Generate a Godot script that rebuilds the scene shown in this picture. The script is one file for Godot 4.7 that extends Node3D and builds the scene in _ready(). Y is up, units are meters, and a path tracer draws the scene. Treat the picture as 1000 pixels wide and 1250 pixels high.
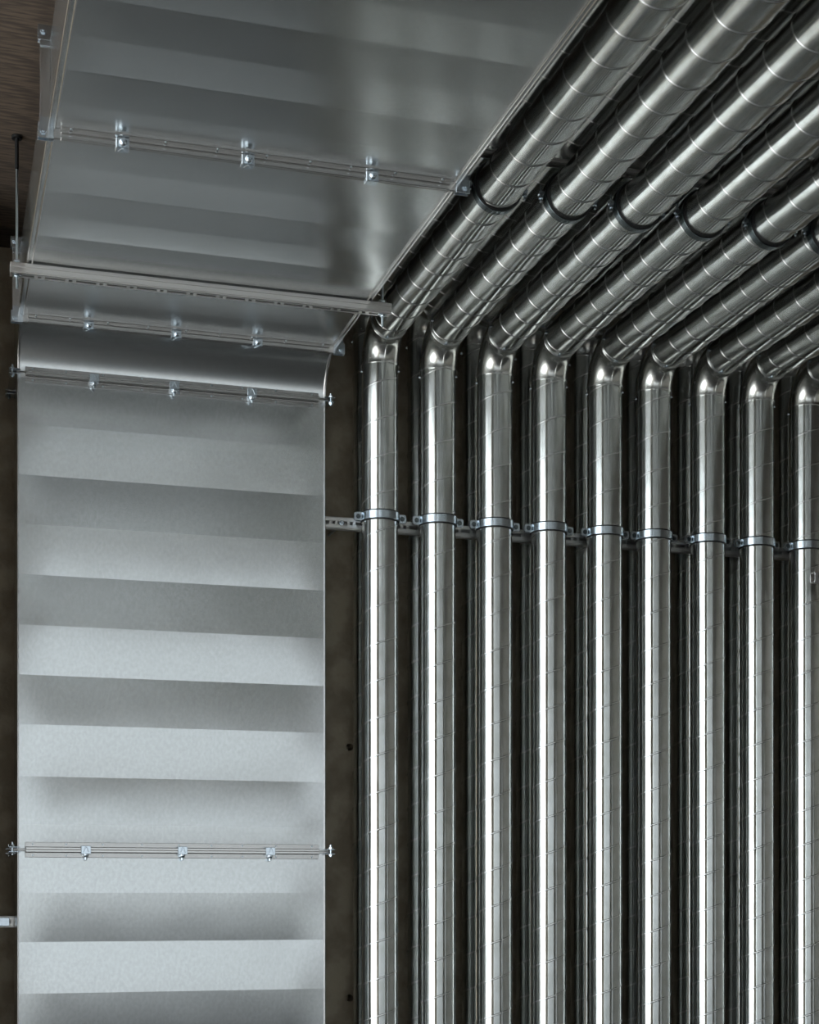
extends Node3D
# Ventilation plant room: a sheet-metal duct and two rows of spiral pipes turning from a concrete wall under the ceiling.
# Wall face at z = 0, x to the right, floor at y = 0, open side of the hall at z = OPEN_Z.

const EYE := Vector3(0, 1.6, 7.04)
const FOCAL := 1960.0
const OPEN_Z := 8.3
const CEIL := 4.343
const R := 0.0785            # spiral pipe radius
const PITCH := 0.16          # spiral seam pitch
const ZF := 0.34             # axis of the front row and face of the duct
const ZR := 0.11             # axis of the rear row
const BEND := 0.15           # elbow centre-line radius
const DX0 := 0.354           # duct left / right side
const DX1 := 1.638
const SOFFIT := 3.884
const DTH := 0.265            # duct thickness
const ORD := ["first", "second", "third", "fourth", "fifth", "sixth", "seventh", "eighth", "ninth"]

var M := {}
var shared := {}
var used := {}

# ---------------------------------------------------------------- mesh collecting
class Geo:
	var v := PackedVector3Array()
	var n := PackedVector3Array()
	var u := PackedVector2Array()
	var ix := PackedInt32Array()

	func tri_i(a: int, b: int, c: int) -> void:
		var g: Vector3 = (v[c] - v[a]).cross(v[b] - v[a])
		if g.dot(n[a] + n[b] + n[c]) < 0.0:
			ix.append_array(PackedInt32Array([a, c, b]))
		else:
			ix.append_array(PackedInt32Array([a, b, c]))

	func put(p: Vector3, nn: Vector3, uv := Vector2.ZERO) -> int:
		v.append(p); n.append(nn); u.append(uv)
		return v.size() - 1

	func quad(a: Vector3, b: Vector3, c: Vector3, d: Vector3, hint: Vector3) -> void:
		var nn := (b - a).cross(d - a)
		if nn.length_squared() < 1e-16:
			nn = (c - b).cross(d - b)
		nn = nn.normalized()
		if nn.dot(hint) < 0.0:
			nn = -nn
		var i := put(a, nn); put(b, nn); put(c, nn); put(d, nn)
		tri_i(i, i + 1, i + 2); tri_i(i, i + 2, i + 3)

	func tri(a: Vector3, b: Vector3, c: Vector3, hint: Vector3) -> void:
		var nn := (b - a).cross(c - a).normalized()
		if nn.dot(hint) < 0.0:
			nn = -nn
		var i := put(a, nn); put(b, nn); put(c, nn)
		tri_i(i, i + 1, i + 2)

	# rows x cols of points with their own normals
	func grid(rows: int, cols: int, at: Callable) -> void:
		var base := v.size()
		for r in rows:
			for c in cols:
				var pn: Array = at.call(r, c)
				put(pn[0], pn[1], Vector2(float(r) / (rows - 1), float(c) / (cols - 1)))
		for r in rows - 1:
			for c in cols - 1:
				var a := base + r * cols + c
				tri_i(a, a + 1, a + cols + 1)
				tri_i(a, a + cols + 1, a + cols)

	# box with chamfered edges
	func box(c: Vector3, s: Vector3, bev := 0.0015, bs := Basis.IDENTITY) -> void:
		var h := s * 0.5
		var b: float = min(bev, min(h.x, min(h.y, h.z)) * 0.6)
		var P := func(sx: int, sy: int, sz: int, k: int) -> Vector3:
			var q := Vector3(sx * (h.x - (0.0 if k == 0 else b)), sy * (h.y - (0.0 if k == 1 else b)), sz * (h.z - (0.0 if k == 2 else b)))
			return c + bs * q
		for s1 in [-1, 1]:
			quad(P.call(s1, -1, -1, 0), P.call(s1, 1, -1, 0), P.call(s1, 1, 1, 0), P.call(s1, -1, 1, 0), bs * Vector3(s1, 0, 0))
			quad(P.call(-1, s1, -1, 1), P.call(1, s1, -1, 1), P.call(1, s1, 1, 1), P.call(-1, s1, 1, 1), bs * Vector3(0, s1, 0))
			quad(P.call(-1, -1, s1, 2), P.call(1, -1, s1, 2), P.call(1, 1, s1, 2), P.call(-1, 1, s1, 2), bs * Vector3(0, 0, s1))
			for s2 in [-1, 1]:
				quad(P.call(s1, s2, -1, 0), P.call(s1, s2, 1, 0), P.call(s1, s2, 1, 1), P.call(s1, s2, -1, 1), bs * Vector3(s1, s2, 0))
				quad(P.call(s1, -1, s2, 0), P.call(s1, 1, s2, 0), P.call(s1, 1, s2, 2), P.call(s1, -1, s2, 2), bs * Vector3(s1, 0, s2))
				quad(P.call(-1, s1, s2, 1), P.call(1, s1, s2, 1), P.call(1, s1, s2, 2), P.call(-1, s1, s2, 2), bs * Vector3(0, s1, s2))
				for s3 in [-1, 1]:
					tri(P.call(s1, s2, s3, 0), P.call(s1, s2, s3, 1), P.call(s1, s2, s3, 2), bs * Vector3(s1, s2, s3))

	# cylinder a -> b, flat sided when hex
	func cyl(a: Vector3, b: Vector3, r: float, seg := 16, hex := false, r2 := -1.0) -> void:
		var rb := r if r2 < 0.0 else r2
		var ax := (b - a).normalized()
		var e1 := ax.cross(Vector3.UP if abs(ax.y) < 0.9 else Vector3.RIGHT).normalized()
		var e2 := ax.cross(e1)
		for k in seg:
			var t0 := TAU * k / seg
			var t1 := TAU * (k + 1) / seg
			var d0 := e1 * cos(t0) + e2 * sin(t0)
			var d1 := e1 * cos(t1) + e2 * sin(t1)
			if hex:
				quad(a + d0 * r, a + d1 * r, b + d1 * rb, b + d0 * rb, d0 + d1)
			else:
				var i := put(a + d0 * r, d0); put(a + d1 * r, d1); put(b + d1 * rb, d1); put(b + d0 * rb, d0)
				tri_i(i, i + 1, i + 2); tri_i(i, i + 2, i + 3)
			tri(a, a + d0 * r, a + d1 * r, -ax)
			tri(b, b + d0 * rb, b + d1 * rb, ax)

	# profile (radius, height) turned about y; each profile edge is flat in itself
	func lathe(pr: Array, seg := 48, center := Vector3.ZERO, bs := Basis.IDENTITY) -> void:
		for e in pr.size():
			var p: Vector2 = pr[e]
			var q: Vector2 = pr[(e + 1) % pr.size()]
			var en := Vector2(q.y - p.y, p.x - q.x).normalized()
			for k in seg:
				var ids := []
				for w in [[p, k], [p, k + 1], [q, k + 1], [q, k]]:
					var t: float = TAU * w[1] / seg
					var d := Vector3(sin(t), 0, cos(t))
					ids.append(put(center + bs * (d * w[0].x + Vector3.UP * w[0].y), bs * (d * en.x + Vector3.UP * en.y)))
				tri_i(ids[0], ids[1], ids[2]); tri_i(ids[0], ids[2], ids[3])

	# polygon in a plane, pushed along axis: pts are Vector2 in (e1, e2)
	func prism(pts: PackedVector2Array, o: Vector3, e1: Vector3, e2: Vector3, along: Vector3) -> void:
		var mid := Vector2.ZERO
		for p in pts:
			mid += p / pts.size()
		var cap := Geometry2D.triangulate_polygon(pts)
		for k in pts.size():
			var p := pts[k]
			var q := pts[(k + 1) % pts.size()]
			var d := q - p
			var nn := e1 * d.y - e2 * d.x
			if Geometry2D.is_polygon_clockwise(pts):
				nn = -nn
			var a := o + e1 * p.x + e2 * p.y
			var b := o + e1 * q.x + e2 * q.y
			quad(a, b, b + along, a + along, nn)
		for k in range(0, cap.size(), 3):
			var t := []
			for j in 3:
				var p := pts[cap[k + j]]
				t.append(o + e1 * p.x + e2 * p.y)
			tri(t[0], t[1], t[2], -along)
			tri(t[0] + along, t[1] + along, t[2] + along, along)

	# with tangents, for anisotropic metal
	func tangent_mesh() -> ArrayMesh:
		var st := SurfaceTool.new()
		st.create_from(mesh(), 0)
		st.generate_tangents()
		return st.commit()

	func mesh() -> ArrayMesh:
		var a := []
		a.resize(Mesh.ARRAY_MAX)
		a[Mesh.ARRAY_VERTEX] = v; a[Mesh.ARRAY_NORMAL] = n; a[Mesh.ARRAY_TEX_UV] = u; a[Mesh.ARRAY_INDEX] = ix
		var m := ArrayMesh.new()
		m.add_surface_from_arrays(Mesh.PRIMITIVE_TRIANGLES, a)
		return m

# ---------------------------------------------------------------- naming
func numbered(called: String) -> String:
	if not used.has(called):
		used[called] = 0
		return called
	used[called] += 1
	return "%s_%03d" % [called, used[called]]

func thing(called: String, label: String, category: String, at := Vector3.ZERO, group := "") -> Node3D:
	var o := Node3D.new()
	o.name = numbered(called)
	add_child(o)
	o.position = at
	tag(o, label, category, group)
	return o

func tag(o: Node3D, label: String, category: String, group := "") -> void:
	o.set_meta("label", label)
	o.set_meta("category", category)
	if group != "":
		o.set_meta("group", group)

func part(called: String, m: Mesh, mat: Material, parent: Node3D, xf := Transform3D.IDENTITY) -> MeshInstance3D:
	var o := MeshInstance3D.new()
	o.name = called
	o.mesh = m
	o.material_override = mat
	o.transform = xf
	o.cast_shadow = GeometryInstance3D.SHADOW_CASTING_SETTING_ON
	parent.add_child(o, true)
	return o

func setting(called: String, m: Mesh, mat: Material, label: String, category: String) -> MeshInstance3D:
	var o := part(called, m, mat, self)
	o.set_meta("kind", "structure")
	tag(o, label, category)
	return o

# ---------------------------------------------------------------- materials
func noise_tex(seed_: int, freq: float, a: Color, b: Color, oct := 4, size := 512, lo := 0.3, hi := 0.7) -> NoiseTexture2D:
	var nz := FastNoiseLite.new()
	nz.seed = seed_
	nz.noise_type = FastNoiseLite.TYPE_SIMPLEX_SMOOTH
	nz.frequency = freq
	nz.fractal_octaves = oct
	var t := NoiseTexture2D.new()
	t.width = size; t.height = size
	t.seamless = true
	t.noise = nz
	var g := Gradient.new()
	g.offsets = PackedFloat32Array([lo, hi])
	g.colors = PackedColorArray([a, b])
	t.color_ramp = g
	return t

func normal_tex(seed_: int, freq: float, strength: float, oct := 4, size := 512) -> NoiseTexture2D:
	var nz := FastNoiseLite.new()
	nz.seed = seed_
	nz.noise_type = FastNoiseLite.TYPE_SIMPLEX_SMOOTH
	nz.frequency = freq
	nz.fractal_octaves = oct
	var t := NoiseTexture2D.new()
	t.width = size; t.height = size
	t.seamless = true
	t.noise = nz
	t.as_normal_map = true
	t.bump_strength = strength
	return t

func metal(c: Color, rough: float) -> StandardMaterial3D:
	var m := StandardMaterial3D.new()
	m.albedo_color = c
	m.metallic = 1.0
	m.roughness = rough
	return m

func grey(x: float) -> Color:
	return Color(x, x, x)

func make_materials() -> void:
	var m := metal(Color(0.83, 0.84, 0.84), 1.0)          # duct sheet, hot-dip galvanized
	m.albedo_texture = noise_tex(3, 0.03, Color(0.955, 0.955, 0.95), Color(1, 1, 1), 5)
	m.roughness_texture = noise_tex(5, 0.06, grey(0.232), grey(0.252), 3)
	m.uv1_triplanar = true; m.uv1_world_triplanar = true
	m.uv1_scale = Vector3(4, 2.5, 4)
	M.sheet = m
	m = metal(Color(0.83, 0.84, 0.83), 0.18)               # spiral pipe strip
	m.albedo_texture = noise_tex(9, 0.015, Color(0.93, 0.93, 0.92), Color(1, 1, 1), 4)
	m.uv1_triplanar = true
	m.uv1_scale = Vector3(2.0, 1.2, 2.0)
	m.metallic = 0.97          # dull zinc bloom
	m.anisotropy_enabled = true
	m.anisotropy = 1.0       # the strip is rolled round the pipe: highlights stretch along it
	M.pipe = m
	M.seam = metal(Color(0.86, 0.86, 0.85), 0.26)
	m = metal(Color(0.80, 0.80, 0.78), 1.0)               # pressed elbows
	m.roughness_texture = noise_tex(15, 0.03, grey(0.24), grey(0.28), 3)
	m.uv1_triplanar = true
	M.elbow = m
	M.dark_steel = metal(Color(0.42, 0.45, 0.46), 0.25)
	M.zinc = metal(Color(0.83, 0.87, 0.90), 0.24)
	M.profile = metal(Color(0.80, 0.795, 0.785), 0.25)
	M.foot = metal(Color(0.76, 0.755, 0.745), 0.27)
	M.strut = metal(Color(0.86, 0.85, 0.835), 0.36)
	M.rod = metal(Color(0.74, 0.78, 0.80), 0.33)
	m = StandardMaterial3D.new()
	m.albedo_color = Color(0.025, 0.026, 0.026); m.roughness = 0.55
	M.rubber = m
	m = StandardMaterial3D.new()                           # wall concrete
	m.albedo_texture = noise_tex(21, 0.008, Color(0.57, 0.52, 0.445), Color(0.67, 0.62, 0.54), 6, 1024)
	m.roughness = 0.85
	m.normal_enabled = true
	m.normal_texture = normal_tex(23, 0.03, 3.0, 5)
	m.uv1_triplanar = true; m.uv1_world_triplanar = true
	m.uv1_scale = Vector3(0.6, 0.6, 0.6)
	M.concrete = m
	m = StandardMaterial3D.new()                           # board-marked ceiling concrete, streaks along x
	m.albedo_texture = noise_tex(27, 0.01, Color(0.215, 0.175, 0.14), Color(0.325, 0.275, 0.225), 6, 1024, 0.25, 0.75)
	m.roughness = 0.9
	m.uv1_triplanar = true; m.uv1_world_triplanar = true
	m.uv1_scale = Vector3(0.6, 5.0, 5.0)
	M.ceiling = m
	m = StandardMaterial3D.new()
	m.albedo_texture = noise_tex(31, 0.01, Color(0.31, 0.30, 0.285), Color(0.36, 0.35, 0.335), 5)
	m.roughness = 0.8
	m.uv1_triplanar = true; m.uv1_world_triplanar = true
	M.floor = m
	m = StandardMaterial3D.new()                           # lighter fair-faced concrete of the other walls
	m.albedo_texture = noise_tex(37, 0.01, Color(0.76, 0.74, 0.70), Color(0.83, 0.81, 0.775), 5)
	m.roughness = 0.85
	m.uv1_triplanar = true; m.uv1_world_triplanar = true
	m.uv1_scale = Vector3(0.5, 0.5, 0.5)
	M.fair = m
	m = StandardMaterial3D.new()                           # pale grey render of the facade across the yard
	m.albedo_texture = noise_tex(39, 0.01, Color(0.43, 0.443, 0.45), Color(0.47, 0.483, 0.49), 5)
	m.roughness = 0.9
	m.uv1_triplanar = true; m.uv1_world_triplanar = true
	m.uv1_scale = Vector3(0.1, 0.1, 0.1)
	M.render = m
	m = StandardMaterial3D.new()
	m.albedo_texture = noise_tex(33, 0.01, Color(0.68, 0.685, 0.68), Color(0.74, 0.745, 0.74), 5)
	m.roughness = 0.9
	m.uv1_triplanar = true; m.uv1_world_triplanar = true
	m.uv1_scale = Vector3(0.2, 0.2, 0.2)
	M.yard = m
	m = StandardMaterial3D.new()
	m.albedo_texture = noise_tex(35, 0.05, Color(0.25, 0.25, 0.245), Color(0.31, 0.31, 0.30), 5)
	m.roughness = 0.9
	m.uv1_triplanar = true; m.uv1_world_triplanar = true
	M.asphalt = m

# ---------------------------------------------------------------- shared pipe meshes
func pipe_mesh(length: float, seed_: int) -> ArrayMesh:
	var nz := FastNoiseLite.new()
	nz.seed = seed_; nz.frequency = 1.0; nz.fractal_octaves = 2
	var g := Geo.new()
	var seg := 56
	var rows := int(length / 0.05) + 1
	var rad := func(t: float, y: float) -> float:
		return R + 0.00013 * nz.get_noise_3d(sin(t) * 3.0, y * 4.0, cos(t) * 3.0)
	g.grid(rows, seg + 1, func(r: int, c: int) -> Array:
		var y := length * r / (rows - 1)
		var t := TAU * c / seg
		var d := Vector3(sin(t), 0, cos(t))
		var dt := Vector3(cos(t), 0, -sin(t))
		var r0: float = rad.call(t, y)
		var ht: float = (rad.call(t + 0.05, y) - rad.call(t - 0.05, y)) / (0.1 * R)
		var hy: float = (rad.call(t, y + 0.01) - rad.call(t, y - 0.01)) / 0.02
		return [d * r0 + Vector3(0, y, 0), (d - dt * ht - Vector3(0, hy, 0)).normalized()])
	# rolled rim at both ends
	for e in [0.0, length]:
		g.lathe([Vector2(R - 0.004, e - 0.0015), Vector2(R + 0.0008, e - 0.0015), Vector2(R + 0.0008, e + 0.0015), Vector2(R - 0.004, e + 0.0015)], 48)
	return g.tangent_mesh()

# lock seam: a right-handed helix with a low rounded profile
func seam_mesh(length: float) -> ArrayMesh:
	var g := Geo.new()
	var per := 40
	var rows := int(length / PITCH * per)
	var prof := [Vector2(-0.0050, -0.0006), Vector2(-0.0036, 0.0020), Vector2(-0.0016, 0.0030), Vector2(0.0002, 0.0020), Vector2(0.0018, 0.0030), Vector2(0.0036, 0.0020), Vector2(0.0050, -0.0006)]
	g.grid(rows, prof.size(), func(r: int, c: int) -> Array:
		var y := length * r / (rows - 1)
		var t := TAU * y / PITCH
		var d := Vector3(sin(t), 0, cos(t))
		var p: Vector2 = prof[c]
		var a: Vector2 = prof[max(c - 1, 0)]
		var b: Vector2 = prof[min(c + 1, prof.size() - 1)]
		var s := (b.y - a.y) / (b.x - a.x)
		return [d * (R + p.y) + Vector3(0, clampf(y + p.x, 0.0, length), 0), (d - Vector3(0, s, 0)).normalized()])
	return g.mesh()

func elbow_mesh() -> ArrayMesh:
	var g := Geo.new()
	var re := R + 0.0012
	g.grid(25, 49, func(r: int, c: int) -> Array:
		var a := PI / 2 * r / 24.0
		var t := TAU * c / 48.0
		var o := Vector3(0, BEND * sin(a), BEND * (1 - cos(a)))
		var inward := Vector3(0, -sin(a), cos(a))      # towards the bend centre
		var d := Vector3(1, 0, 0) * sin(t) + inward * cos(t)
		return [o + d * re, d])
	return g.mesh()

func weld_mesh() -> ArrayMesh:
	var g := Geo.new()
	var re := R + 0.0012
	for side in [1.0, -1.0]:
		g.grid(25, 5, func(r: int, c: int) -> Array:
			var a := PI / 2 * r / 24.0
			var k := (c - 2) / 2.0
			var o := Vector3(0, BEND * sin(a), BEND * (1 - cos(a)))
			var inward: Vector3 = Vector3(0, -sin(a), cos(a)) * side
			return [o + inward * (re + 0.0009 * (1 - k * k)) + Vector3(k * 0.003, 0, 0), (inward + Vector3(k * 0.8, 0, 0)).normalized()])
	return g.mesh()

func ring_mesh(r0: float, r1: float, h: float, seg := 48) -> ArrayMesh:
	var g := Geo.new()
	var b: float = min(0.001, h * 0.2)
	g.lathe([Vector2(r0, -h / 2), Vector2(r1 - b, -h / 2), Vector2(r1, -h / 2 + b), Vector2(r1, h / 2 - b), Vector2(r1 - b, h / 2), Vector2(r0, h / 2)], seg)
	return g.mesh()

func screw_mesh() -> ArrayMesh:
	var g := Geo.new()
	g.cyl(Vector3.ZERO, Vector3(0, 0, 0.002), 0.0075, 14)
	g.cyl(Vector3(0, 0, 0.002), Vector3(0, 0, 0.007), 0.0052, 6, true)
	return g.mesh()

# one run of pipe: riser on the wall, pressed elbow, run under the ceiling
func pipe_run(at_x: float, z: float, elbow_y: float, turn_riser: float, turn_run: float, label: String, group: String, lit_side: float) -> Node3D:
	var t := thing("spiral_pipe", label, "pipe", Vector3(at_x, 0, z), group)
	var riser := part("vertical_tube", shared["riser_%d" % roundi((elbow_y - 0.002) * 1000)], M.pipe, t, Transform3D(Basis(Vector3.UP, turn_riser), Vector3(0, 0.002, 0)))
	part("spiral_seam", shared["seam_%d" % roundi((elbow_y - 0.002) * 1000)], M.seam, riser)
	var el := part("elbow", shared.elbow, M.elbow, t, Transform3D(Basis.IDENTITY, Vector3(0, elbow_y, 0)))
	part("weld_seam", shared.weld, M.elbow, el)
	part("rim", shared.rim, M.seam, el)
	var zb := Basis(Vector3.RIGHT, PI / 2)
	part("rim", shared.rim, M.seam, el, Transform3D(zb, Vector3(0, BEND, BEND)))
	for a in [lit_side - 88.0, lit_side + 86.0]:
		var r := deg_to_rad(a)
		part("screw", shared.screw, M.zinc, el, Transform3D(Basis(Vector3.UP, r), Vector3(sin(r), 0, cos(r)) * R + Vector3(0, -0.022, 0)))
	for a in [-100.0, -10.0, 80.0]:
		var r := deg_to_rad(a)
		var d := Vector3(sin(r), -cos(r), 0)
		part("screw", shared.screw, M.zinc, el, Transform3D(Basis(Vector3(0, 0, 1).cross(d), Vector3(0, 0, 1), d), Vector3(0, BEND, BEND + 0.016) + d * R))
	var run := part("ceiling_tube", shared.run, M.pipe, t, Transform3D(zb * Basis(Vector3.UP, turn_run), Vector3(0, elbow_y + BEND, BEND)))
	part("spiral_seam", shared.run_seam, M.seam, run)
	return t

# ---------------------------------------------------------------- clamps
func rounded_plate(w: float, h: float, th: float) -> ArrayMesh:
	var g := Geo.new()
	var pts := PackedVector2Array()
	var rr := 0.008
	for q in [[1, 1, 0], [-1, 1, 90], [-1, -1, 180], [1, -1, 270]]:
		for k in 4:
			var a := deg_to_rad(q[2] + k * 30.0)
			pts.append(Vector2(q[0] * (w / 2 - rr) + rr * cos(a), q[1] * (h / 2 - rr) + rr * sin(a)))
	g.prism(pts, Vector3(0, 0, -th / 2), Vector3.RIGHT, Vector3.UP, Vector3(0, 0, th))
	return g.mesh()

func bolt_mesh() -> ArrayMesh:
	var g := Geo.new()
	g.cyl(Vector3(0, 0, -0.03), Vector3(0, 0, 0.0), 0.004, 10)
	g.cyl(Vector3(0, 0, 0.0), Vector3(0, 0, 0.0016), 0.0105, 16)
	g.cyl(Vector3(0, 0, 0.0016), Vector3(0, 0, 0.0072), 0.0082, 6, true)
	return g.mesh()

func wall_clamp(at_x: float, y: float, label: String) -> Node3D:
	var t := thing("pipe_clamp", label, "pipe clamp", Vector3(at_x, y, ZF), "zinc clamps holding the front pipes to the wall rail")
	part("rubber_liner", shared.liner, M.rubber, t)
	part("band", shared.band, M.zinc, t)
	for s in [-1.0, 1.0]:
		var ear := part("ear", shared.ear, M.zinc, t, Transform3D(Basis.IDENTITY, Vector3(s * (R + 0.020), 0, 0.0045)))
		part("bolt", shared.bolt, M.dark_steel, ear, Transform3D(Basis(Vector3.BACK, 0.4 + at_x), Vector3(0, 0, 0.002)))
		part("ear", shared.ear, M.zinc, t, Transform3D(Basis.IDENTITY, Vector3(s * (R + 0.020), 0, -0.0045)))
	part("stem", shared.stem, M.zinc, t)
	return t

func ceiling_clamp(at_x: float, y: float, z: float, label: String) -> Node3D:
	var t := thing("pipe_hanger", label, "pipe clamp", Vector3(at_x, y, z), "rubber lined hangers under the ceiling pipes")
	var zb := Basis(Vector3.RIGHT, PI / 2)
	part("rubber_liner", shared.hang_liner, M.rubber, t, Transform3D(zb, Vector3.ZERO))
	part("band", shared.hang_band, M.dark_steel, t, Transform3D(zb, Vector3.ZERO))
	var side := Basis(Vector3.UP, 0.0)
	for s in [-1.0, 1.0]:
		var ear := part("ear", shared.hang_ear, M.zinc, t, Transform3D(side, Vector3(s * (R + 0.023), 0, 0)))
		part("bolt", shared.hang_bolt, M.zinc, ear)
	part("stem", shared.hang_stem, M.zinc, t)
	return t

# ---------------------------------------------------------------- rectangular duct
# bands of creased sheet between the stations st (distance, offset out of plane); map turns (x, s, out) into a point
func creased(parent: Node3D, st: Array, map: Callable, mat: Material, seed_: int) -> void:
	var nz := FastNoiseLite.new()
	nz.seed = seed_; nz.frequency = 1.0; nz.fractal_octaves = 2
	var w := DX1 - DX0
	for k in st.size() - 1:
		var a: Array = st[k]
		var b: Array = st[k + 1]
		var g := Geo.new()
		var off := func(x: float, s: float) -> float:
			var t: float = (s - a[0]) / (b[0] - a[0])
			# the bend is tight at the valley and eases off towards the ridge
			var e: float = (t * 0.65 + t * t * 0.35) if b[1] < a[1] else (1.0 - ((1.0 - t) * 0.65 + (1.0 - t) * (1.0 - t) * 0.35))
			var flat := smoothstep(-0.02, 0.17, x) * smoothstep(-0.02, 0.17, w - x)
			var wave := nz.get_noise_2d(x * 2.6, s * 2.6) * 0.0007 * smoothstep(0.0, 0.2, x) * smoothstep(0.0, 0.2, w - x)
			return lerpf(a[1], b[1], e) * (0.25 + 0.75 * flat) + wave
		var nx := 44
		var ns := 13
		g.grid(ns, nx, func(r: int, c: int) -> Array:
			var f := float(c) / (nx - 1)
			f = lerpf(f, 0.5 - 0.5 * cos(PI * f), 0.7)
			var x := w * f
			var s: float = lerpf(a[0], b[0], float(r) / (ns - 1))
			var o: float = off.call(x, s)
			var ds := 0.002
			var dx: float = (off.call(x + 0.002, s) - off.call(x - 0.002, s)) / 0.004
			var s0: float = maxf(s - ds, minf(a[0], b[0]))
			var s1: float = minf(s + ds, maxf(a[0], b[0]))
			var dsv: float = (off.call(x, s1) - off.call(x, s0)) / (s1 - s0)
			var p: Vector3 = map.call(x, s, o)
			var nn: Vector3 = map.call(0.0, 0.0, 1.0) - map.call(0.0, 0.0, 0.0)
			var lift := nn.length()
			nn /= lift
			dx *= lift
			dsv *= lift
			var es: Vector3 = map.call(0.0, 1.0, 0.0) - map.call(0.0, 0.0, 0.0)
			return [p, (nn - Vector3.RIGHT * dx - es * dsv).normalized()])
		part("panel", g.mesh(), mat, parent)

# flange frame round a duct end. o = centre of the duct's cross-section at the joint, along = away from the joint, out = towards the viewer's face
func flange(parent: Node3D, o: Vector3, along: Vector3, out: Vector3) -> void:
	var w := DX1 - DX0
	var g := Geo.new()
	var hd := DTH / 2
	var rise := 0.030
	var mk := func(x0: float, x1: float, d0: float, d1: float, s0: float, s1: float, gg: Geo, bev: float) -> void:
		var c := o + Vector3.RIGHT * ((x0 + x1) / 2) + out * ((d0 + d1) / 2) + along * ((s0 + s1) / 2)
		gg.box(c, Vector3(x1 - x0, d1 - d0, s1 - s0), bev, Basis(Vector3.RIGHT, out, Vector3.RIGHT.cross(out)))
	var s0 := 0.0012
	var s1 := 0.0048
	mk.call(-w / 2 - rise * 0.2, w / 2 + rise * 0.2, hd, hd + rise, s0, s1, g, 0.001)
	mk.call(-w / 2 - rise, w / 2 + rise, -hd - rise, -hd, s0, s1, g, 0.001)
	for q in [-1.0, 1.0]:
		var a: float = min(q * w / 2, q * (w / 2 + rise))
		mk.call(a, a + rise, -hd, hd, s0, s1, g, 0.001)
	# rolled hem along the outer edge
	var hem: Vector3 = o + out * (hd + rise - 0.002) + along * 0.0055
	g.box(hem, Vector3(w - 0.06, 0.007, 0.0105), 0.0026, Basis(Vector3.RIGHT, out, Vector3.RIGHT.cross(out)))
	var fr := part("flange", g.mesh(), M.profile, parent)
	g = Geo.new()
	mk.call(-w / 2 + 0.03, w / 2 - 0.03, hd - 0.004, hd + 0.0065, 0.004, 0.031, g, 0.0012)
	# hollow rib at the root of the riser
	mk.call(-w / 2 + 0.03, w / 2 - 0.03, hd, hd + 0.015, 0.0045, 0.012, g, 0.003)
	part("flange_foot", g.mesh(), M.foot, fr)
	g = Geo.new()
	for k in 9:
		var x := -w / 2 + 0.06 + (w - 0.12) * k / 8.0 + 0.013 * sin(k * 5.1)
		var c := o + Vector3.RIGHT * x + out * (hd + 0.0062) + along * 0.023
		g.cyl(c, c + out * 0.0022, 0.0038, 10)
	part("rivet", g.mesh(), M.rod, fr).set_meta("kind", "stuff")

func corner_bolts(parent: Node3D, o: Vector3, along: Vector3, out: Vector3) -> void:
	var w := DX1 - DX0
	for sx in [-1.0, 1.0]:
		for sd in [1.0, -1.0]:
			var g := Geo.new()
			var bs := Basis(Vector3.RIGHT, out, Vector3.RIGHT.cross(out))
			var c: Vector3 = o + Vector3.RIGHT * sx * (w / 2 + 0.013) + out * sd * (DTH / 2 + 0.013)
			for s in [-1.0, 1.0]:
				g.box(c + along * s * 0.0095 - Vector3.RIGHT * sx * 0.0 + out * sd * 0.0, Vector3(0.046, 0.046, 0.003), 0.001, bs)
				g.box(c + along * s * 0.0095 - out * sd * 0.03, Vector3(0.034, 0.02, 0.0024), 0.001, bs)
			var pc := part("corner_bracket", g.mesh(), M.zinc, parent)
			g = Geo.new()
			var bc: Vector3 = c + Vector3.RIGHT * sx * 0.008 + out * sd * 0.004
			g.cyl(bc - along * 0.030, bc + along * 0.022, 0.0045, 10)
			g.cyl(bc + along * 0.011, bc + along * 0.018, 0.0095, 6, true)
			g.cyl(bc - along * 0.019, bc - along * 0.011, 0.0095, 6, true)
			part("corner_bolt", g.mesh(), M.zinc, pc)

# clip that grips both flanges: frame (x right, out, down)
func clip(at: Vector3, out: Vector3, down: Vector3, label: String) -> Node3D:
	var t := thing("flange_clip", label, "clip", at, "zinc clips along the duct flanges")
	t.basis = Basis(Vector3.RIGHT, out, Vector3.RIGHT.cross(out))
	var s := 1.0 if t.basis.z.dot(down) > 0 else -1.0
	part("jaw", shared.jaw, M.zinc, t)
	part("clamp_bolt", shared.clip_bolt, M.zinc, t, Transform3D(Basis.from_scale(Vector3(1, 1, 1)) if s > 0 else Basis(Vector3.UP, PI), Vector3.ZERO))
	return t

func body_sheet(g: Geo, x: float, pts: Array, side: float) -> void:
	var pv := PackedVector2Array(pts)
	g.prism(pv, Vector3(x - side * 0.0015, 0, 0), Vector3(0, 0, 1), Vector3.UP, Vector3(side * 0.0015, 0, 0))

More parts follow.
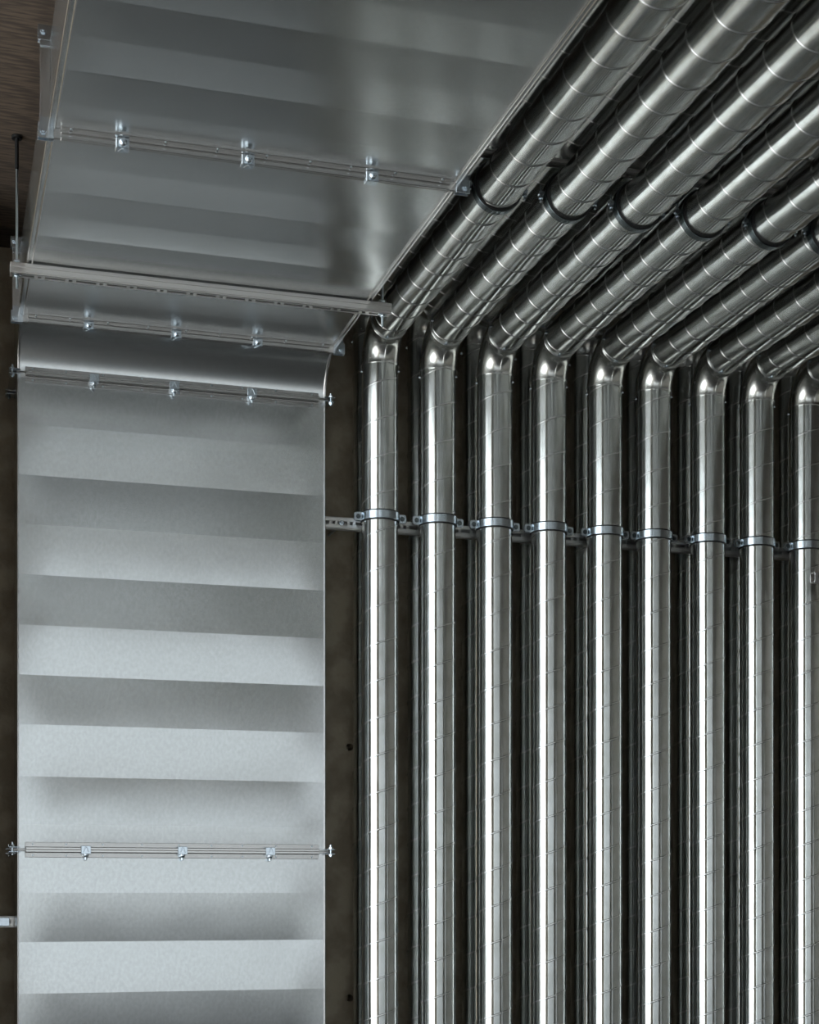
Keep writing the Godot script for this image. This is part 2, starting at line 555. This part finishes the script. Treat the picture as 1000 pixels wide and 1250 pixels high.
# strut channel along x with slots in one wall. web faces "face"
func slotted_rail(x0: float, x1: float, h: float, d: float, face: Vector3, up: Vector3, slot := 0.042) -> Array:
	# returns [channel mesh without the slotted wall, slotted wall mesh]; local origin at x = 0 in the middle of the face
	var g := Geo.new()
	var bs := Basis(Vector3.RIGHT, up, Vector3.RIGHT.cross(up))
	var t := 0.0026
	for s in [-1.0, 1.0]:
		g.box(Vector3((x0 + x1) / 2, 0, 0) + up * s * (h / 2 - t / 2) - face * d / 2, Vector3(x1 - x0, t, d), 0.0008, bs)
		g.box(Vector3((x0 + x1) / 2, 0, 0) + up * s * (h / 4) - face * (d - t / 2), Vector3(x1 - x0, h / 2 - 0.001, t), 0.0008, bs)
		# shallow groove pressed along each side wall
		g.box(Vector3((x0 + x1) / 2, 0, 0) + up * s * (h / 2 + 0.0014) - face * d * 0.24, Vector3(x1 - x0, 0.005, d * 0.22), 0.0012, bs)
		g.box(Vector3((x0 + x1) / 2, 0, 0) + up * s * (h / 2 + 0.0014) - face * d * 0.74, Vector3(x1 - x0, 0.005, d * 0.26), 0.0012, bs)
	var web := Geo.new()
	var sh := 0.014
	for s in [-1.0, 1.0]:
		web.box(Vector3((x0 + x1) / 2, 0, 0) + up * s * (h / 4 + sh / 4) - face * t / 2, Vector3(x1 - x0, h / 2 - sh / 2, t), 0.0008, bs)
	var x := x0
	var k := 0
	while x < x1:
		var gap := slot if k % 2 == 0 else 0.013
		var bridge := 0.013
		web.box(Vector3(min(x + bridge / 2, x1 - 0.004), 0, 0) - face * t / 2, Vector3(bridge, sh + 0.001, t * 0.98), 0.0004, bs)
		x += bridge + gap
		k += 1
	return [g.mesh(), web.mesh()]

# ---------------------------------------------------------------- the scene
func _ready() -> void:
	var cam := Camera3D.new()
	cam.name = "camera"
	var near := 0.05
	cam.projection = Camera3D.PROJECTION_FRUSTUM
	cam.keep_aspect = Camera3D.KEEP_HEIGHT
	cam.set_frustum(near * 1250.0 / FOCAL, Vector2(0, near * (1090.0 - 625.0) / FOCAL), near, 300.0)
	cam.position = EYE
	cam.rotation_degrees = Vector3(0, -16.75, 0)
	add_child(cam)
	cam.current = true

	var sky_m := ProceduralSkyMaterial.new()
	sky_m.sky_top_color = Color(0.82, 0.88, 0.94)
	sky_m.sky_horizon_color = Color(0.90, 0.94, 0.97)
	sky_m.ground_horizon_color = Color(0.55, 0.55, 0.53)
	sky_m.ground_bottom_color = Color(0.40, 0.39, 0.37)
	sky_m.sky_energy_multiplier = 1.0
	sky_m.sun_angle_max = 1.0
	var sky := Sky.new()
	sky.sky_material = sky_m
	var env := Environment.new()
	env.background_mode = Environment.BG_SKY
	env.sky = sky
	env.tonemap_mode = Environment.TONE_MAPPER_LINEAR
	env.tonemap_exposure = 4.8
	env.sdfgi_enabled = true
	env.ssao_enabled = true
	env.ssil_enabled = true
	var we := WorldEnvironment.new()
	we.name = "world_environment"
	we.environment = env
	add_child(we)

	var sun := DirectionalLight3D.new()
	sun.name = "sun"
	sun.light_energy = 1.45
	sun.light_color = Color(1.0, 0.99, 0.98)
	sun.light_angular_distance = 3.0
	sun.shadow_enabled = true
	sun.look_at_from_position(Vector3.ZERO, Vector3(0.36, -0.80, 0.48))
	add_child(sun)

	make_materials()
	build_shell()
	for length in [3.878, 4.083]:                 # front and rear risers reach from the floor to their elbows
		shared["riser_%d" % roundi(length * 1000)] = pipe_mesh(length, 1)
		shared["seam_%d" % roundi(length * 1000)] = seam_mesh(length)
	shared.run = pipe_mesh(7.6, 2)
	shared.run_seam = seam_mesh(7.6)
	shared.elbow = elbow_mesh()
	shared.weld = weld_mesh()
	shared.rim = ring_mesh(R - 0.002, R + 0.0056, 0.008)
	shared.screw = screw_mesh()
	shared.liner = ring_mesh(R + 0.0003, R + 0.0048, 0.044)
	shared.band = ring_mesh(R + 0.0048, R + 0.0074, 0.034)
	shared.ear = rounded_plate(0.036, 0.036, 0.004)
	shared.bolt = bolt_mesh()
	var g := Geo.new()
	g.cyl(Vector3(0, 0, -R - 0.012), Vector3(0, 0, -R - 0.004), 0.009, 12)
	shared.stem = g.mesh()
	shared.hang_liner = ring_mesh(R + 0.0003, R + 0.0075, 0.038)
	shared.hang_band = ring_mesh(R + 0.0075, R + 0.0105, 0.030)
	shared.hang_ear = rounded_plate(0.022, 0.017, 0.012)
	g = Geo.new()
	g.cyl(Vector3(0, -0.030, 0), Vector3(0, 0.028, 0), 0.004, 10)
	g.cyl(Vector3(0, -0.018, 0), Vector3(0, -0.010, 0), 0.0085, 6, true)
	shared.hang_bolt = g.mesh()
	g = Geo.new()
	g.cyl(Vector3(0, R + 0.014, 0), Vector3(0, R + 0.024, 0), 0.007, 12)
	shared.hang_stem = g.mesh()
	g = Geo.new()
	# C-shaped jaw: local y = out of the duct, z = along the duct
	g.box(Vector3(0, 0.036, 0), Vector3(0.040, 0.005, 0.034), 0.0015)
	g.box(Vector3(0, 0.022, -0.0145), Vector3(0.040, 0.030, 0.005), 0.0015)
	g.box(Vector3(0, 0.022, 0.0145), Vector3(0.040, 0.030, 0.005), 0.0015)
	for s in [-1.0, 1.0]:
		g.box(Vector3(s * 0.006, 0.039, -0.002), Vector3(0.004, 0.003, 0.024), 0.001, Basis(Vector3.UP, s * 0.42))
	shared.jaw = g.mesh()
	g = Geo.new()
	g.lathe([Vector2(0.0, 0.0), Vector2(0.0125, 0.0), Vector2(0.0125, 0.005), Vector2(0.011, 0.009), Vector2(0.008, 0.012), Vector2(0.004, 0.0138), Vector2(0.0, 0.0142)], 18, Vector3(0, 0.023, 0.017), Basis(Vector3.RIGHT, PI / 2))
	g.cyl(Vector3(0, 0.023, 0.026), Vector3(0, 0.023, 0.040), 0.0065, 12)
	shared.clip_bolt = g.mesh()

	build_duct()
	build_pipes()
	build_hardware()

func build_shell() -> void:
	# back wall: concrete with a formwork joint and conical tie holes cut out
	var wall := CSGBox3D.new()
	wall.name = "wall_back"
	wall.size = Vector3(10.2, CEIL + 0.6, 0.3)
	wall.position = Vector3(3.2, CEIL / 2, -0.15)
	wall.material = M.concrete
	for y in [3.017]:
		var cut := CSGBox3D.new()
		cut.name = "joint_groove"
		cut.operation = CSGShape3D.OPERATION_SUBTRACTION
		cut.size = Vector3(11, 0.006, 0.01)
		cut.position = Vector3(0, y - wall.position.y, 0.15)
		cut.material = M.concrete
		wall.add_child(cut, true)
	for p in [Vector2(1.836, 2.26), Vector2(1.836, 1.124)]:
		var hole := CSGCylinder3D.new()
		hole.name = "tie_hole"
		hole.operation = CSGShape3D.OPERATION_SUBTRACTION
		hole.radius = 0.017; hole.height = 0.12; hole.sides = 20
		hole.rotation.x = PI / 2
		hole.position = Vector3(p.x - wall.position.x, p.y - wall.position.y, 0.12)
		hole.material = M.concrete
		wall.add_child(hole, true)
	add_child(wall)
	wall.set_meta("kind", "structure")
	tag(wall, "brown concrete wall with formwork joint and tie holes behind the pipes", "wall")
	var slab := func(called: String, x0: float, x1: float, y0: float, y1: float, z0: float, z1: float, mat: Material, label: String, cat: String) -> void:
		var g := Geo.new()
		g.box(Vector3((x0 + x1) / 2, (y0 + y1) / 2, (z0 + z1) / 2), Vector3(x1 - x0, y1 - y0, z1 - z0), 0.01)
		setting(called, g.mesh(), mat, label, cat)
	slab.call("ceiling", -1.9, 8.3, CEIL, CEIL + 0.3, 0.0, OPEN_Z + 0.3, M.ceiling, "brown board-marked concrete ceiling above the ducts", "ceiling")
	slab.call("floor", -1.9, 8.3, -0.3, 0.0, 0.0, OPEN_Z + 0.3, M.floor, "grey concrete floor of the plant room", "floor")
	slab.call("wall_right", 8.0, 8.3, 0.0, CEIL, 0.0, OPEN_Z + 0.3, M.fair, "concrete side wall closing the room past the last pipes", "wall")
	slab.call("wall_left_corner", -1.9, -1.6, 0.0, CEIL, 0.7, 1.3, M.concrete, "narrow concrete wall in the corner beside the duct", "wall")
	slab.call("wall_pier", -1.9, 0.10, 0.0, CEIL, 0.0, 0.7, M.concrete, "concrete pier standing left of the duct", "pier")
	slab.call("wall_left", -1.9, -1.6, 0.0, CEIL, 5.3, OPEN_Z + 0.3, M.concrete, "concrete side wall past the tall opening", "wall")
	slab.call("wall_front", 4.2, 6.3, 0.0, CEIL, OPEN_Z, OPEN_Z + 0.3, M.fair, "concrete wall facing the pipes across the room", "wall")
	slab.call("wall_front_end", 7.6, 8.0, 0.0, CEIL, OPEN_Z, OPEN_Z + 0.3, M.fair, "narrow concrete wall beside the doorway", "wall")
	slab.call("wall_front_top", 6.3, 7.6, 2.1, CEIL, OPEN_Z, OPEN_Z + 0.3, M.fair, "concrete wall above the doorway", "wall")
	slab.call("wall_front_lintel", -1.6, 4.2, 3.55, CEIL, OPEN_Z, OPEN_Z + 0.3, M.concrete, "deep concrete lintel over the wide opening across the room", "lintel")
	slab.call("apron", -1.9, 16.0, -0.31, -0.02, OPEN_Z + 0.3, 15.0, M.asphalt, "dark asphalt apron in front of the wide opening", "pavement")
	slab.call("wall_yard", -5.0, 16.0, -0.4, 9.0, 15.0, 15.3, M.render, "plain concrete facade across the yard", "wall")
	slab.call("ground", -120.0, 120.0, -0.5, -0.31, -60.0, 180.0, M.yard, "pale paved yard outside the open room", "ground")

func build_duct() -> void:
	var w := DX1 - DX0
	var yf := 3.708                 # joint under the elbow
	var yl := 1.776                 # lower joint
	var rr := 0.185                 # throat radius
	var ze := ZF + rr + 0.005       # joint after the elbow
	var zj := 2.14
	var a := 0.006
	var vmap := func(x: float, s: float, o: float) -> Vector3: return Vector3(DX0 + x, s, ZF + o)
	var hmap := func(x: float, s: float, o: float) -> Vector3: return Vector3(DX0 + x, SOFFIT - o * 0.4, s)
	var up := Vector3.UP
	var fw := Vector3(0, 0, 1)
	var zb := ZF - DTH
	# --- lower riser
	var t := thing("duct_section", "lowest section of the upright rectangular duct, below the lower flange", "duct", Vector3.ZERO, "sections of the rectangular duct")
	var g := Geo.new()
	for q in [[DX0, 1.0], [DX1, -1.0]]:
		body_sheet(g, q[0] + q[1] * 0.0015, [Vector2(zb, 0.0), Vector2(ZF, 0.0), Vector2(ZF, yl), Vector2(zb, yl)], q[1])
	g.box(Vector3((DX0 + DX1) / 2, yl / 2, zb + 0.001), Vector3(w, yl, 0.002), 0.0005)
	part("body", g.mesh(), M.sheet, t)
	creased(t, [[yl, 0.0], [1.60, a], [1.40, -a], [1.19, a], [0.98, -a], [0.77, a], [0.56, -a], [0.35, a], [0.0, 0.0]], vmap, M.sheet, 41)
	side_seams(t, 0.0, yl)
	flange(t, Vector3((DX0 + DX1) / 2, yl, ZF - DTH / 2), -up, fw)
	# --- main riser
	t = thing("duct_section", "tall creased middle section of the upright rectangular duct, between two flanges", "duct", Vector3.ZERO, "sections of the rectangular duct")
	g = Geo.new()
	for q in [[DX0, 1.0], [DX1, -1.0]]:
		body_sheet(g, q[0] + q[1] * 0.0015, [Vector2(zb, yl), Vector2(ZF, yl), Vector2(ZF, yf), Vector2(zb, yf)], q[1])
	g.box(Vector3((DX0 + DX1) / 2, (yl + yf) / 2, zb + 0.001), Vector3(w, yf - yl, 0.002), 0.0005)
	part("body", g.mesh(), M.sheet, t)
	creased(t, [[yf, 0.0], [3.505, a], [3.302, -a], [3.10, a], [2.897, -a], [2.69, a], [2.488, -a], [2.286, a], [2.075, -a], [1.879, a], [yl, 0.0]], vmap, M.sheet, 43)
	side_seams(t, yl, yf)
	flange(t, Vector3((DX0 + DX1) / 2, yl, ZF - DTH / 2), up, fw)
	flange(t, Vector3((DX0 + DX1) / 2, yf, ZF - DTH / 2), -up, fw)
	corner_bolts(t, Vector3((DX0 + DX1) / 2, yl, ZF - DTH / 2), -up, fw)
	corner_bolts(t, Vector3((DX0 + DX1) / 2, yf, ZF - DTH / 2), -up, fw)
	# --- elbow
	t = thing("duct_elbow", "rectangular duct elbow with a curved throat where the duct turns under the ceiling", "duct elbow", Vector3.ZERO)
	g = Geo.new()
	var cy := SOFFIT - rr
	var cz := ZF + rr
	var prof := [Vector2(zb, yf), Vector2(ZF, yf)]
	for k in 13:
		var an := PI / 2 * k / 12.0
		prof.append(Vector2(cz - rr * cos(an), cy + rr * sin(an)))
	prof.append_array([Vector2(ze, SOFFIT), Vector2(ze, SOFFIT + DTH), Vector2(zb, SOFFIT + DTH)])
	for q in [[DX0, 1.0], [DX1, -1.0]]:
		body_sheet(g, q[0] + q[1] * 0.0015, prof, q[1])
	g.box(Vector3((DX0 + DX1) / 2, (yf + SOFFIT + DTH) / 2, zb + 0.001), Vector3(w, SOFFIT + DTH - yf, 0.002), 0.0005)
	g.box(Vector3((DX0 + DX1) / 2, SOFFIT + DTH - 0.001, (zb + ze) / 2), Vector3(w, 0.002, ze - zb), 0.0005)
	part("body", g.mesh(), M.sheet, t)
	g = Geo.new()
	g.grid(33, 25, func(r: int, c: int) -> Array:
		var x := w * c / 24.0
		var s := float(r) / 32.0 * (cy - yf + rr * PI / 2 + (ze - cz))
		var p := Vector3(DX0 + x, yf + s, ZF)
		var nn := Vector3(0, 0, 1)
		if s > cy - yf:
			var an: float = minf((s - (cy - yf)) / rr, PI / 2)
			nn = Vector3(0, -sin(an), cos(an))
			p = Vector3(DX0 + x, cy, cz) - nn * rr
			if an >= PI / 2:
				p.z = cz + s - (cy - yf) - rr * PI / 2
		return [p, nn])
	part("throat", g.mesh(), M.elbow_sheet if M.has("elbow_sheet") else M.sheet, t)
	# standing edges of the cheeks, both sides of the throat
	for q in [[DX0, 1.0], [DX1, -1.0]]:
		g = Geo.new()
		g.grid(25, 5, func(r: int, c: int) -> Array:
			var an := PI / 2 * r / 24.0
			var nn := Vector3(0, -sin(an), cos(an))
			var base := Vector3(q[0], cy, cz) - nn * rr
			var cs: Vector2 = [Vector2(0, 0), Vector2(0, 0.007), Vector2(0.002, 0.009), Vector2(0.009, 0.007), Vector2(0.009, 0)][c]
			return [base + nn * cs.y + Vector3.RIGHT * q[1] * cs.x, (nn * (0.3 if c in [0, 4] else 1.0) + Vector3.RIGHT * q[1] * (c - 2) * 0.5).normalized()])
		part("edge_seam", g.mesh(), M.profile, t)
	flange(t, Vector3((DX0 + DX1) / 2, yf, ZF - DTH / 2), up, fw)
	flange(t, Vector3((DX0 + DX1) / 2, SOFFIT + DTH / 2, ze), -fw, -up)
	# --- first ceiling section
	t = thing("duct_section", "short ceiling section of the rectangular duct between the curved elbow and the next flange", "duct", Vector3.ZERO, "sections of the rectangular duct")
	ceiling_body(t, ze, zj)
	creased(t, [[ze, 0.0], [0.74, a], [0.93, -a], [1.13, a], [1.325, -a], [1.51, a], [1.70, -a], [1.90, a], [zj, 0.0]], hmap, M.sheet, 47)
	flange(t, Vector3((DX0 + DX1) / 2, SOFFIT + DTH / 2, ze), fw, -up)
	flange(t, Vector3((DX0 + DX1) / 2, SOFFIT + DTH / 2, zj), -fw, -up)
	corner_bolts(t, Vector3((DX0 + DX1) / 2, SOFFIT + DTH / 2, ze), fw, -up)
	corner_bolts(t, Vector3((DX0 + DX1) / 2, SOFFIT + DTH / 2, zj), fw, -up)
	# --- ceiling section over the viewer
	t = thing("duct_section", "wide ceiling section of the rectangular duct beyond the flange farthest from the wall", "duct", Vector3.ZERO, "sections of the rectangular duct")
	var far := 6.2
	ceiling_body(t, zj, far)
	var st := [[zj, 0.0]]
	var z := zj + 0.17
	var k2 := 0
	while z < far - 0.1:
		st.append([z, a if k2 % 2 == 0 else -a])
		z += 0.19
		k2 += 1
	st.append([far, 0.0])
	creased(t, st, hmap, M.sheet, 53)
	flange(t, Vector3((DX0 + DX1) / 2, SOFFIT + DTH / 2, zj), fw, -up)
	# --- clips
	var rows := [
		[[0.625, 1.021, 1.393], yl, 0, "lower flange of the upright duct"],
		[[0.658, 0.987, 1.315], yf, 0, "flange just under the curved elbow"],
		[[0.620, 0.970, 1.304], ze, 1, "flange just above the curved elbow"],
		[[0.567, 0.951, 1.348], zj, 1, "flange across the ceiling duct"]]
	for r in rows:
		for i in 3:
			var lab: String = ["leftmost", "middle", "rightmost"][i] + " zinc clip on the " + r[3]
			if r[2] == 0:
				clip(Vector3(r[0][i], r[1], ZF), fw, -up, lab)
			else:
				clip(Vector3(r[0][i], SOFFIT, r[1]), -up, fw, lab)

func side_seams(t: Node3D, y0: float, y1: float) -> void:
	for q in [[DX0, 1.0], [DX1, -1.0]]:
		var g := Geo.new()
		g.box(Vector3(q[0] + q[1] * 0.002, (y0 + y1) / 2, ZF + 0.001), Vector3(0.0065, y1 - y0, 0.006), 0.002)
		part("edge_seam", g.mesh(), M.profile, t)

func ceiling_body(t: Node3D, z0: float, z1: float) -> void:
	var w := DX1 - DX0
	var g := Geo.new()
	for q in [[DX0, 1.0], [DX1, -1.0]]:
		body_sheet(g, q[0] + q[1] * 0.0015, [Vector2(z0, SOFFIT), Vector2(z1, SOFFIT), Vector2(z1, SOFFIT + DTH), Vector2(z0, SOFFIT + DTH)], q[1])
	g.box(Vector3((DX0 + DX1) / 2, SOFFIT + DTH - 0.001, (z0 + z1) / 2), Vector3(w, 0.002, z1 - z0), 0.0005)
	part("body", g.mesh(), M.sheet, t)
	for q in [[DX0, 1.0], [DX1, -1.0]]:
		g = Geo.new()
		g.box(Vector3(q[0] - q[1] * 0.0035, SOFFIT + 0.011, (z0 + z1) / 2), Vector3(0.007, 0.030, z1 - z0), 0.002)
		g.box(Vector3(q[0] + q[1] * 0.013, SOFFIT - 0.003, (z0 + z1) / 2), Vector3(0.005, 0.011, z1 - z0), 0.0018)
		part("edge_seam", g.mesh(), M.profile, t)

func build_pipes() -> void:
	var fx := [1.883, 2.146, 2.410, 2.667, 2.939, 3.181, 3.454, 3.707, 3.966]
	var seam_y := [2.875, 2.951, 3.024, 3.097, 2.956, 2.909, 3.008, 2.967, 2.988]
	var look := [15.7, 17.8, 19.8, 21.7, 23.7, 25.4, 27.3, 29.0, 30.6]
	var rx := [1.904, 2.158, 2.418, 2.681, 2.950, 3.218, 3.478, 3.742, 4.020]
	var rng := RandomNumberGenerator.new()
	rng.seed = 7
	var ey := 3.880
	for i in 9:
		var y0 := 0.002
		# the seam crosses the right-hand outline (azimuth 90 - look) at seam_y
		var th: float = TAU * (seam_y[i] - y0) / PITCH
		var turn: float = deg_to_rad(90.0 - look[i]) - th
		var lab: String = ORD[i] + " spiral pipe from the rectangular duct, in the bright front row"
		if i == 0:
			lab = "first spiral pipe beside the rectangular duct, in the bright front row"
		pipe_run(fx[i], ZF, ey, turn, rng.randf() * TAU, lab, "front row of galvanized spiral pipes", -look[i])
	for i in 9:
		var lab: String = ORD[i] + " spiral pipe of the shadowed rear row, counted from the rectangular duct"
		pipe_run(rx[i], ZR, ey + 0.205, rng.randf() * TAU, rng.randf() * TAU, lab, "rear row of galvanized spiral pipes", -look[i])
	for i in 9:
		wall_clamp(fx[i], 3.225, "zinc clamp on the wall rail around the " + ORD[i] + " front pipe from the duct")
	for i in 9:
		ceiling_clamp(fx[i], ey + BEND, 1.83, "black rubber lined hanger around the " + ORD[i] + " ceiling pipe from the duct")

func build_hardware() -> void:
	var fw := Vector3(0, 0, 1)
	var up := Vector3.UP
	# --- slotted rail between the two rows on the wall
	var t := thing("wall_rail", "slotted steel rail running across the wall behind the front pipes", "rail", Vector3(0, 3.214, 0.247))
	var ms := slotted_rail(1.30, 4.7, 0.046, 0.040, fw, up)
	part("channel", ms[0], M.strut, t)
	part("slotted_face", ms[1], M.strut, t)
	var g := Geo.new()
	for x in [1.74, 2.03, 3.32, 4.62]:
		g.cyl(Vector3(x, 0, -0.247), Vector3(x, 0, -0.03), 0.006, 10)
	part("wall_stud", g.mesh(), M.rod, t)
	var b := part("bolt", shared.bolt, M.zinc, t, Transform3D(Basis.IDENTITY, Vector3(1.735, 0, 0)))
	b.set_meta("label", "round bolt head at the left end")
	# --- rail above the front ceiling pipes
	t = thing("ceiling_rail", "dark steel rail crossing above the front ceiling pipes at the hangers", "rail", Vector3(0, 4.133, 1.83))
	ms = slotted_rail(1.74, 4.6, 0.030, 0.022, -up, fw)
	part("channel", ms[0], M.strut, t)
	part("slotted_face", ms[1], M.strut, t)
	g = Geo.new()
	for x in [1.79, 2.29, 2.81, 3.33, 3.85, 4.5]:
		g.cyl(Vector3(x, -0.012, 0), Vector3(x, CEIL - 4.133, 0), 0.005, 10)
	part("threaded_rod", g.mesh(), M.rod, t)
	# --- trapeze strut under the ceiling duct with its two rods
	t = thing("trapeze_strut", "steel strut channel carrying the ceiling duct, slots along its underside", "strut", Vector3(0, SOFFIT - 0.046, 1.06))
	ms = slotted_rail(0.290, 1.722, 0.040, 0.040, -up, fw, 0.072)
	part("channel", ms[0], M.strut, t)
	part("slotted_face", ms[1], M.strut, t)
	for q in [[0.314, "left"], [1.690, "right"]]:
		var lab := "thin threaded rod hanging from the ceiling beside the wall at the strut's free end" if q[1] == "left" else "threaded rod at the strut end beside the first ceiling pipe"
		var rd := thing("hanger_rod", lab, "rod", Vector3(q[0], 0, 1.06))
		g = Geo.new()
		g.cyl(Vector3(0, 3.79, 0), Vector3(0, CEIL, 0), 0.0045, 10)
		part("threaded_bar", g.mesh(), M.rod, rd)
		if q[1] == "left":
			g = Geo.new()
			g.cyl(Vector3(0, 4.22, 0), Vector3(0, CEIL - 0.004, 0), 0.0075, 12)
			g.cyl(Vector3(0, CEIL - 0.012, 0), Vector3(0, CEIL - 0.001, 0), 0.019, 16)
			part("anchor_sleeve", g.mesh(), M.rubber, rd)
		g = Geo.new()
		g.cyl(Vector3(0, 3.830, 0), Vector3(0, 3.837, 0), 0.010, 6, true)
		g.box(Vector3(0, 3.8395, 0), Vector3(0.034, 0.003, 0.034), 0.001)
		part("nut", g.mesh(), M.zinc, rd)
		g = Geo.new()
		g.cyl(Vector3(0, 3.884, 0), Vector3(0, 3.892, 0), 0.010, 6, true)
		part("nut", g.mesh(), M.zinc, rd)
	# --- rail stub on the wall left of the duct
	t = thing("wall_bracket", "short rail stub with a round bolt left of the duct, low on the wall", "bracket", Vector3(0, 1.478, 0.045))
	ms = slotted_rail(0.10, 0.375, 0.040, 0.040, fw, up)
	part("channel", ms[0], M.strut, t)
	part("slotted_face", ms[1], M.strut, t)
	g = Geo.new()
	g.box(Vector3(0.312, 0, 0.003), Vector3(0.05, 0.036, 0.005), 0.0015)
	part("washer_plate", g.mesh(), M.zinc, t)
	g = Geo.new()
	g.lathe([Vector2(0.006, 0), Vector2(0.015, 0), Vector2(0.014, 0.010), Vector2(0.006, 0.010)], 20, Vector3(0.298, 0, 0.0055), Basis(Vector3.RIGHT, PI / 2))
	g.cyl(Vector3(0.298, 0, 0.0), Vector3(0.298, 0, 0.022), 0.005, 10)
	part("round_nut", g.mesh(), M.zinc, t)
	# --- arm of a bracket on the right, in front of the last pipe
	t = thing("bracket_arm", "pale steel channel end reaching in front of the ninth front pipe", "bracket", Vector3(0, 3.020, 0.66))
	ms = slotted_rail(3.822, 4.62, 0.041, 0.041, fw, up)
	part("channel", ms[0], M.strut, t)
	part("slotted_face", ms[1], M.strut, t)
	g = Geo.new()
	g.box(Vector3(4.6, CEIL / 2 - 3.02, -0.062), Vector3(0.041, CEIL, 0.041), 0.002)
	part("post", g.mesh(), M.strut, t)
